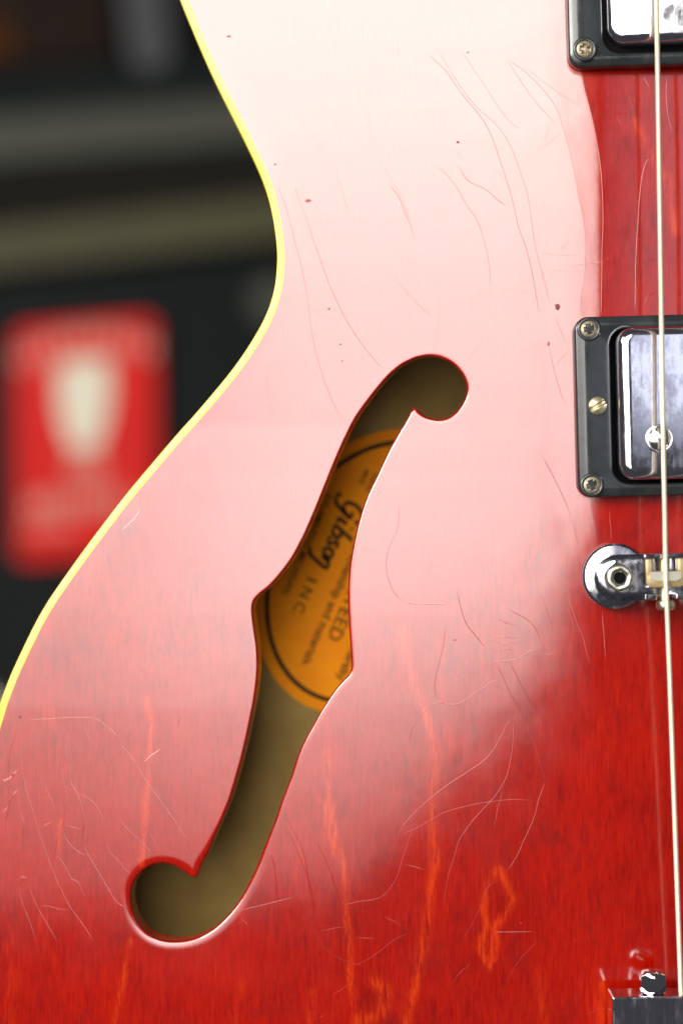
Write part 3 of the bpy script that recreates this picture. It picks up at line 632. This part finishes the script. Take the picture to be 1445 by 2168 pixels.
# bridge -------------------------------------------------------------------
def bridge():
    yt = -15.0 * mm; yb = -6.4 * mm
    L = 104 * mm; Hh = 11.6 * mm
    c = W(1258, 1225, yt)
    base = Vector((c.x + L / 2 * math.cos(TILT), 0, c.z + L / 2 * math.sin(TILT)))
    bm = bmesh.new()
    cap = rrect(L, Hh, Hh / 2 - 0.01 * mm, 16)
    # end blocks: capsule halves, cut square where the saddle channel starts
    for sgn in (-1, 1):
        def endloop(ins, y):
            r = Hh / 2 - ins; xc = L / 2 - Hh / 2; pts = []
            for i in range(25):
                a = -math.pi / 2 + math.pi * i / 24; pts.append(Vector((sgn * (xc + r * math.cos(a)), y, r * math.sin(a))))
            xs = L / 2 - 12.4 * mm
            pts += [Vector((sgn * xs, y, r)), Vector((sgn * xs, y, -r))]
            return pts
        loft([endloop(0.9 * mm, yb), endloop(0.2 * mm, yb + 0.2 * mm - 1.2 * mm), endloop(0.0, yt + 1.0 * mm), endloop(0.35 * mm, yt + 0.70 * mm), endloop(0.9 * mm, yt + 0.38 * mm), endloop(1.5 * mm, yt + 0.14 * mm), endloop(2.1 * mm, yt + 0.03 * mm), endloop(2.4 * mm, yt)], True, True, into=bm)
    xs = L / 2 - 12.4 * mm
    box(bm, -xs - .1 * mm, xs + .1 * mm, yt + 0.35 * mm, yb, Hh / 2 - 1.35 * mm, Hh / 2 - 0.02 * mm, 0.35 * mm, 3)     # upper rail
    gaps = [-L / 2 + 17.9 * mm + i * 10.2 * mm - 0.1 * mm for i in range(6)]; ends = [-xs - .1 * mm] + [g_ + 2.3 * mm for g_ in gaps]; 
    for e0, e1 in zip(ends, [g_ - 2.3 * mm for g_ in gaps] + [xs + .1 * mm]):
        box(bm, e0, e1, yt + 1.0 * mm, yb, -Hh / 2 + 0.02 * mm, -Hh / 2 + 1.7 * mm, 0.35 * mm, 3)     # lower rail, notched for the screws
    box(bm, -xs, xs, yb - 1.6 * mm, yb - 0.2 * mm, -Hh / 2 + 1.2 * mm, Hh / 2 - 1.2 * mm)
    o = link('bridge', sharp(bm_mesh('bridge', bm), 40), CHROME2, GUITAR, smooth=False); o.location = base; o.rotation_euler = (0, -TILT, 0); guitar_child(o); wn(o)
    M = Matrix.LocRotScale(base, o.rotation_euler, None)
    def sub(name, me, mat, loc, rot=(0, 0, 0), smooth=True):
        s = link(name, me, mat, o, smooth=smooth); s.parent = o; s.matrix_parent_inverse = Matrix.Identity(4); s.location = loc; s.rotation_euler = rot; return s
    # posts and knurled wheels
    prof = [(0.0, -3.2 * mm), (2.3 * mm, -3.2 * mm), (2.3 * mm, -3.5 * mm), (5.6 * mm, -3.5 * mm), (6.5 * mm, -3.25 * mm)]
    bm = bmesh.new(); n = 132; rows = []
    for k, (r, y) in enumerate([(2.2 * mm, -6.0 * mm), (4.6 * mm, -5.95 * mm), (6.4 * mm, -5.72 * mm), (7.7 * mm, -5.42 * mm), (8.2 * mm, -4.9 * mm), (8.2 * mm, -3.2 * mm), (7.7 * mm, -2.7 * mm), (2.2 * mm, -2.7 * mm)]):
        rows.append([Vector(((r + (0.14 * mm if (i % 2 and k in (4, 5)) else 0)) * math.cos(2 * math.pi * i / n), y, (r + (0.14 * mm if (i % 2 and k in (4, 5)) else 0)) * math.sin(2 * math.pi * i / n))) for i in range(n)])
    loft(rows, True, True, into=bm); WHEEL = sharp(bm_mesh('thumb_wheel', bm), 30)
    HEX = bmesh.new(); hexo = [(math.cos(math.pi / 3 * i + .3), math.sin(math.pi / 3 * i + .3)) for i in range(6)]
    def ringpts(r, hexm, n=36):
        out = []
        for i in range(n):
            a = 2 * math.pi * i / n; k = math.cos(math.pi / 6) / math.cos(((a - 0.3) % (math.pi / 3)) - math.pi / 6)
            out.append((r * (1 * (1 - hexm) + k * hexm) * math.cos(a), r * (1 * (1 - hexm) + k * hexm) * math.sin(a)))
        return out
    loft([vec_loop(ringpts(3.5 * mm, 0), 0.3 * mm), vec_loop(ringpts(3.2 * mm, 0.5), -0.35 * mm), vec_loop(ringpts(2.75 * mm, 0.9), -0.5 * mm), vec_loop(ringpts(2.1 * mm, 1), -0.25 * mm), vec_loop(ringpts(1.65 * mm, 1), 0.2 * mm), vec_loop(ringpts(1.55 * mm, 1), 3.5 * mm)], into=HEX)
    HEXM = sharp(bm_mesh('post_socket', HEX), 50)
    bm = lathe([(0, 0.0), (1.5 * mm, 0.0)]); PLUG = bm_mesh('socket_shade_disc', bm)  # black disc near the mouth, paints the darkness inside the socket
    POSTM = bm_mesh('bridge_post', lathe([(0, -9.2 * mm), (2.0 * mm, -9.2 * mm), (2.0 * mm, 1 * mm), (0, 1 * mm)], 20))
    for sgn in (-1, 1):
        x = sgn * (L / 2 - 6.0 * mm)
        # seen from the lens the wheel sits lower in the picture than the bridge top, as its depth gives
        sub('thumb_wheel', WHEEL, CHROME2, (x + (0.45 * mm if sgn < 0 else 0), 0.001, 0.1 * mm), smooth=False)
        sub('bridge_post', POSTM, NICKEL, (x, 0, 0))
        sub('post_socket', HEXM, NICKEL, (x + 0.2 * mm, yt - 0.05 * mm, 0), smooth=False)
        sub('socket_shade_disc', PLUG, GAPSHADE, (x + 0.2 * mm, yt - 0.12 * mm, 0))
    # six saddles with their screws
    bm = bmesh.new(); w_ = 9.7 * mm
    box(bm, -w_ / 2, -w_ / 2 + 1.7 * mm, yt + 0.7 * mm, yt + 4 * mm, -0.6 * mm, 4.35 * mm, 0.25 * mm)
    box(bm, w_ / 2 - 1.7 * mm, w_ / 2, yt + 0.7 * mm, yt + 4 * mm, -0.6 * mm, 4.35 * mm, 0.25 * mm)
    n0 = len(bm.verts)
    P = [(-w_ / 2, 1.0), (-w_ / 2, -1.8), (-w_ / 2 + 0.5 * mm, -2.7), (-w_ / 2 + 1.3 * mm, -3.05), (w_ / 2 - 1.3 * mm, -3.05), (w_ / 2 - 0.5 * mm, -2.7), (w_ / 2, -1.8), (w_ / 2, 1.0)]
    lo = [Vector((x, yt + 4 * mm, z * mm)) for x, z in P]; hi = [Vector((x, yt - 0.2 * mm, z * mm * 0.86)) for x, z in P]; hi2 = [Vector((x * 0.93, yt - 0.55 * mm, z * mm * 0.7)) for x, z in P]
    loft([lo, hi, hi2], True, True, into=bm); SAD = sharp(bm_mesh('saddle', bm), 40)
    bm = bmesh.new(); P = [(-w_ / 2 + 0.9 * mm, 1.35), (-w_ / 2 + 1.0 * mm, -0.6), (-w_ / 2 + 2.2 * mm, -1.25), (w_ / 2 - 2.2 * mm, -1.25), (w_ / 2 - 1.0 * mm, -0.6), (w_ / 2 - 0.9 * mm, 1.35)]
    loft([[Vector((x, yt - 0.4 * mm, z * mm)) for x, z in P], [Vector((x, yt - 0.9 * mm, z * mm * 0.9)) for x, z in P]], False, True, into=bm); SADT = sharp(bm_mesh('saddle_crest', bm), 40)
    prof = []; 
    bm = bmesh.new()
    rows = []
    for k in range(49):                                      # threaded rod along z
        z = -6.0 * mm + k * 0.22 * mm; r = (0.95 if k % 2 else 1.2) * mm
        rows.append([Vector((r * math.cos(2 * math.pi * i / 16), yt + 2.6 * mm + r * math.sin(2 * math.pi * i / 16), z)) for i in range(16)])
    loft(rows, True, True, into=bm); ROD = bm_mesh('saddle_screw', bm)
    bm = bmesh.new(); rows = []
    for z, r in ((-5.95, 1.7), (-6.1, 2.2), (-6.5, 2.45), (-7.9, 2.45), (-8.3, 2.2), (-8.4, 1.6)):
        rows.append([Vector((r * mm * math.cos(2 * math.pi * i / 28), yt + 2.8 * mm + r * mm * math.sin(2 * math.pi * i / 28), z * mm)) for i in range(28)])
    loft(rows, True, True, into=bm); HEAD = sharp(bm_mesh('saddle_screw_head', bm), 40)
    for i in range(6):
        x = STRX[i] - base.x; x = -L / 2 + 17.9 * mm + i * 10.2 * mm - 0.4 * mm
        sub('saddle', SAD, NYLON, (x, 0, 0.1 * mm), smooth=False); sub('saddle_crest', SADT, SADTOP, (x, 0, 0.1 * mm), smooth=False)
        sub('saddle_screw', ROD, BRASS, (x, 0, 0)); sub('saddle_screw_head', HEAD, NICKEL, (x + 0.35 * mm, 0, 0), smooth=False)
    return o
STRX = [0] * 6
BR = bridge()

# strings -------------------------------------------------------------------
def string_mesh(path, r, pitch):
    p = [Vector(q) for q in path]; ax = []
    for a, b in zip(p, p[1:]):
        n = max(2, int((b - a).length / (pitch / 4))); ax += [a.lerp(b, i / n) for i in range(n)]
    ax.append(p[-1]); m_ = 10; rows = []; s = 0
    for k, q in enumerate(ax):
        if k: s += (q - ax[k - 1]).length
        row = []
        for j in range(m_):
            th = 2 * math.pi * j / m_
            rr = r * (1 + 0.15 * math.cos(2 * math.pi * s / pitch - th))
            row.append(q + Vector((rr * math.cos(th), rr * math.sin(th), 0)))
        rows.append(row)
    return bm_mesh('string', loft(rows, True, True))
low = [W(1372, -560, -12.0 * mm), W(1388.5, 0, -13.0 * mm), W(1402.5, 905, -15.8 * mm), W(1408.5, 1231, -16.6 * mm), W(1416, 1420, -14.6 * mm), W(1440.5, 2106, -9.0 * mm)]
sm = string_mesh(low, 0.62 * mm, 0.30 * mm)
s0 = link('string', sm, STRG, GUITAR)
for i in range(1, 6):
    s = s0.copy(); COL.objects.link(s); s.location = (i * 10.2 * mm, 0, i * 10.2 * mm * math.sin(TILT) * 0.0); s.parent = GUITAR
    s.matrix_parent_inverse = Matrix.Translation(GUITAR.location).inverted()

# tailpiece -----------------------------------------------------------------
def tailpiece():
    yf = -12.6 * mm; c = W(1295, 2111, yf)
    o_base = Vector((c.x, 0, c.z)); Wd = 78 * mm; Ht = 18 * mm
    bm = bmesh.new(); box(bm, 0, Wd, yf, -2.4 * mm, -Ht, 0, 0.45 * mm, 3)
    o = link('tailpiece', sharp(bm_mesh('tailpiece', bm), 50), CHROME3, GUITAR, smooth=False); o.location = o_base; o.rotation_euler = (0, -R(0.3), 0); guitar_child(o); wn(o)
    # capped hexagon nut standing on the upper wall
    bm = bmesh.new(); rows = []; n = 48
    def rr(a, hx): return 1 - hx + hx * math.cos(math.pi / 6) / math.cos(((a + math.pi / 2) % (math.pi / 3)) - math.pi / 6) * 1.08
    for z, r, hx in ((0.0, 2.6, 0), (0.35, 3.15, .5), (0.9, 3.3, 1), (4.3, 3.3, 1), (4.8, 3.2, .7), (5.3, 2.9, .2), (5.8, 2.3, 0), (6.1, 1.2, 0)):
        rows.append([Vector((r * mm * rr(2 * math.pi * i / n, hx) * math.cos(2 * math.pi * i / n), r * mm * rr(2 * math.pi * i / n, hx) * math.sin(2 * math.pi * i / n), z * mm)) for i in range(n)])
    loft(rows, True, True, into=bm)
    s = link('cap_nut', sharp(bm_mesh('cap_nut', bm), 24), POLISH, o, smooth=False); s.matrix_parent_inverse = Matrix.Identity(4)
    p = W(1380, 2100, -8.2 * mm); s.location = (p.x - o_base.x, -8.2 * mm, 0.0)
    return o
CHROME3 = chrome_material('dark_brushed_chrome', (0.36, 0.32, 0.40), 0.2)
POLISH = simple('polished_chrome', (0.8, 0.8, 0.82), 0.06, 1.0)
tailpiece()

# ------------------------------------------------------------------ the blurred shelf of amplifiers behind
YB = 1.60
SB = S * (D + YB) / D
TOLEX = simple('black_tolex', (0.0072, 0.0098, 0.0098), 0.6, var=(0.0095, 0.012, 0.0118), vscale=40, bump=0.0008, bscale=500, spec=0.08)
GRILLE = simple('dark_grille_cloth', (0.012, 0.012, 0.010), 0.9, var=(0.017, 0.016, 0.012), vscale=300, spec=0.08)
SILV = simple('grey_trim', (0.062, 0.066, 0.055), 0.55, var=(0.07, 0.072, 0.06), vscale=30, spec=0.08)
GOLD = simple('khaki_trim', (0.082, 0.076, 0.042), 0.55, var=(0.07, 0.066, 0.04), vscale=30, spec=0.08)
BROWN = simple('dark_brown_wood', (0.016, 0.009, 0.006), 0.6, var=(0.011, 0.007, 0.005), vscale=20, spec=0.08)
ORANGE = simple('orange_glow_paint', (0.075, 0.026, 0.005), 0.6, var=(0.06, 0.02, 0.005), spec=0.05, vscale=30)
GREYW = simple('blue_grey_webbing', (0.050, 0.052, 0.060), 0.8, var=(0.06, 0.06, 0.066), vscale=80)
SIGNRED = simple('red_enamel', (0.70, 0.011, 0.007), 0.45, var=(0.66, 0.010, 0.007), vscale=30, spec=0.08)
CREAM = simple('cream_enamel', (0.88, 0.85, 0.70), 0.5, var=(0.72, 0.66, 0.5), vscale=30, spec=0.08)
PALE = simple('pale_pink_print', (0.74, 0.36, 0.30), 0.5, var=(0.66, 0.28, 0.22), vscale=30, spec=0.08)
WALLM = simple('dark_back_wall', (0.012, 0.012, 0.012), 0.8, var=(0.018, 0.017, 0.015), vscale=5)
def slab(name, px0, px1, py0, py1, y0, y1, mat, parent, roll=6.0, bev=0.004, piv=(280, 900)):
    """upright board given by its picture rectangle at depth y0, leaning with the stack"""
    bm = bmesh.new(); k = S * (D + y0) / D
    box(bm, (px0 - piv[0]) * k, (px1 - piv[0]) * k, y0, y1, (piv[1] - py1) * k, (piv[1] - py0) * k, bev)
    o = link(name, sharp(bm_mesh(name, bm), 40), mat, parent, smooth=False)
    p = W(piv[0], piv[1], y0); o.location = (p.x, 0, p.z); o.rotation_euler = (0, -R(roll), 0)
    o.matrix_parent_inverse = Matrix.Translation(parent.location).inverted() if parent is not None else Matrix.Identity(4)
    return o
AH = root('amplifier_head', 'black amplifier head with grey and khaki trim bars, out of focus behind the guitar', 'amplifier', W(280, 590, YB))
slab('cabinet', -900, 1250, 128, 560, YB + 0.012, YB + 0.30, TOLEX, AH)
slab('trim_strip', -880, 1230, 222, 324, YB - 0.010, YB + 0.012, SILV, AH, 4.7)
slab('control_panel', -860, 1210, 326, 448, YB + 0.006, YB + 0.012, GRILLE, AH, 5.2, 0.002)
slab('trim_strip', -880, 1230, 446, 548, YB - 0.010, YB + 0.012, GOLD, AH, 6.4)
SCB = root('speaker_cabinet', 'black covered speaker cabinet standing below the blurred amplifier head', 'speaker cabinet', W(280, 2500, YB))
slab('cabinet', -900, 1250, 566, 2600, YB + 0.010, YB + 0.36, TOLEX, SCB)
d = link('handle_cup', bm_mesh('handle_cup', lathe([(0, -0.012), (0.018, -0.012), (0.026, -0.004), (0.028, 0.004)])), SILV, SCB)
d.location = W(585, 640, YB + 0.008); d.matrix_parent_inverse = Matrix.Translation(SCB.location).inverted()
d = link('metal_corner', bm_mesh('metal_corner', lathe([(0, -0.012), (0.010, -0.011), (0.017, -0.004), (0.018, 0.004)])), NICKEL, SCB)
d.location = W(-22, 1490, YB + 0.004); d.matrix_parent_inverse = Matrix.Translation(SCB.location).inverted()
SG = root('tin_sign', 'red sign with a cream goblet shape and pale lettering, blurred at left behind the guitar', 'sign', W(185, 1200, YB - 0.01))
def sign():
    cxp, cyp = 181, 932; k = S * (D + YB - 0.012) / D
    bm = loft([vec_loop(rrect(302 * k, 500 * k, 30 * k, 6), 0.010), vec_loop(rrect(302 * k, 500 * k, 30 * k, 6), 0.001), vec_loop(rrect(298 * k, 496 * k, 26 * k, 6), 0.0)], True, True)
    for v in bm.verts: v.co.z += 0.075 * v.co.x
    o = link('sign_board', sharp(bm_mesh('sign_board', bm), 40), SIGNRED, SG, smooth=False)
    o.location = W(cxp, cyp, YB - 0.012); o.rotation_euler = (0, -R(0.6), 0); o.matrix_parent_inverse = Matrix.Translation(SG.location).inverted()
    def piece(name, pts, m_, t=0.0015):
        P = [((x - cxp) * k, (cyp - y) * k) for x, y in pts]
        P = [(a, b + 0.075 * a) for a, b in P]
        bm = loft([vec_loop(P, -0.0002), vec_loop(P, -t)], False, True)
        s = link(name, bm_mesh(name, bm), m_, o, smooth=False); s.matrix_parent_inverse = Matrix.Identity(4); return s
    # cream goblet: wide bowl, waist, foot
    L = [(126, 762), (122, 800), (124, 850), (132, 895), (144, 930), (152, 952)]
    piece('cream_emblem', L + [(367 - x - 8, y) for x, y in L[::-1]], CREAM)
    piece('emblem_foot', [(140, 1000), (150, 965), (212, 965), (222, 1000)], PALE)
    # arched row of pale letters along the top, illegible
    for i in range(9):
        t = i / 8; x = 48 + 270 * t; y = 715 + 34 * (2 * t - 1) ** 2
        piece('sign_letter', [(x - 9, y - 19), (x + 9, y - 19), (x + 9, y + 19), (x - 9, y + 19)], PALE)
    for i in range(8):
        x = 68 + 26 * i; y = 1062
        piece('sign_letter', [(x - 8, y - 22), (x + 8, y - 22), (x + 8, y + 22), (x - 8, y + 22)], PALE)
    for i in range(5):
        x = 60 + 21 * i; y = 1112
        piece('sign_letter', [(x - 6, y - 10), (x + 6, y - 10), (x + 6, y + 10), (x - 6, y + 10)], PALE)
sign()
BX = root('wooden_case', 'dark brown wooden case with a plate painted as an orange glow, at the far upper left corner', 'case', W(100, 120, YB + 0.03))
slab('case_body', -700, 330, -420, 122, YB + 0.03, YB + 0.25, BROWN, BX, 6)
slab('orange_glow_plate', -60, 118, 14, 96, YB + 0.024, YB + 0.03, ORANGE, BX, 6)  # plate whose colour stands in for an orange glow
ST = link('hanging_strap', sharp(bm_mesh('hanging_strap', loft([vec_loop(rrect(92 * SB, 500 * SB, 44 * SB, 8), 0.006), vec_loop(rrect(92 * SB, 500 * SB, 44 * SB, 8), 0.0)], True, True)), 40), GREYW, None, smooth=False)
ST.location = W(292, -100, YB + 0.01); ST.rotation_euler = (0, R(-7), 0)
ST['label'] = 'blue grey webbing strap hanging down in front of the dark amplifier, top left'; ST['category'] = 'strap'
bm = bmesh.new(); box(bm, -3, 3, 2.35, 2.45, -2.2, 2.6)
wl = link('back_wall', bm_mesh('back_wall', bm), WALLM, None, smooth=False); wl['kind'] = 'structure'
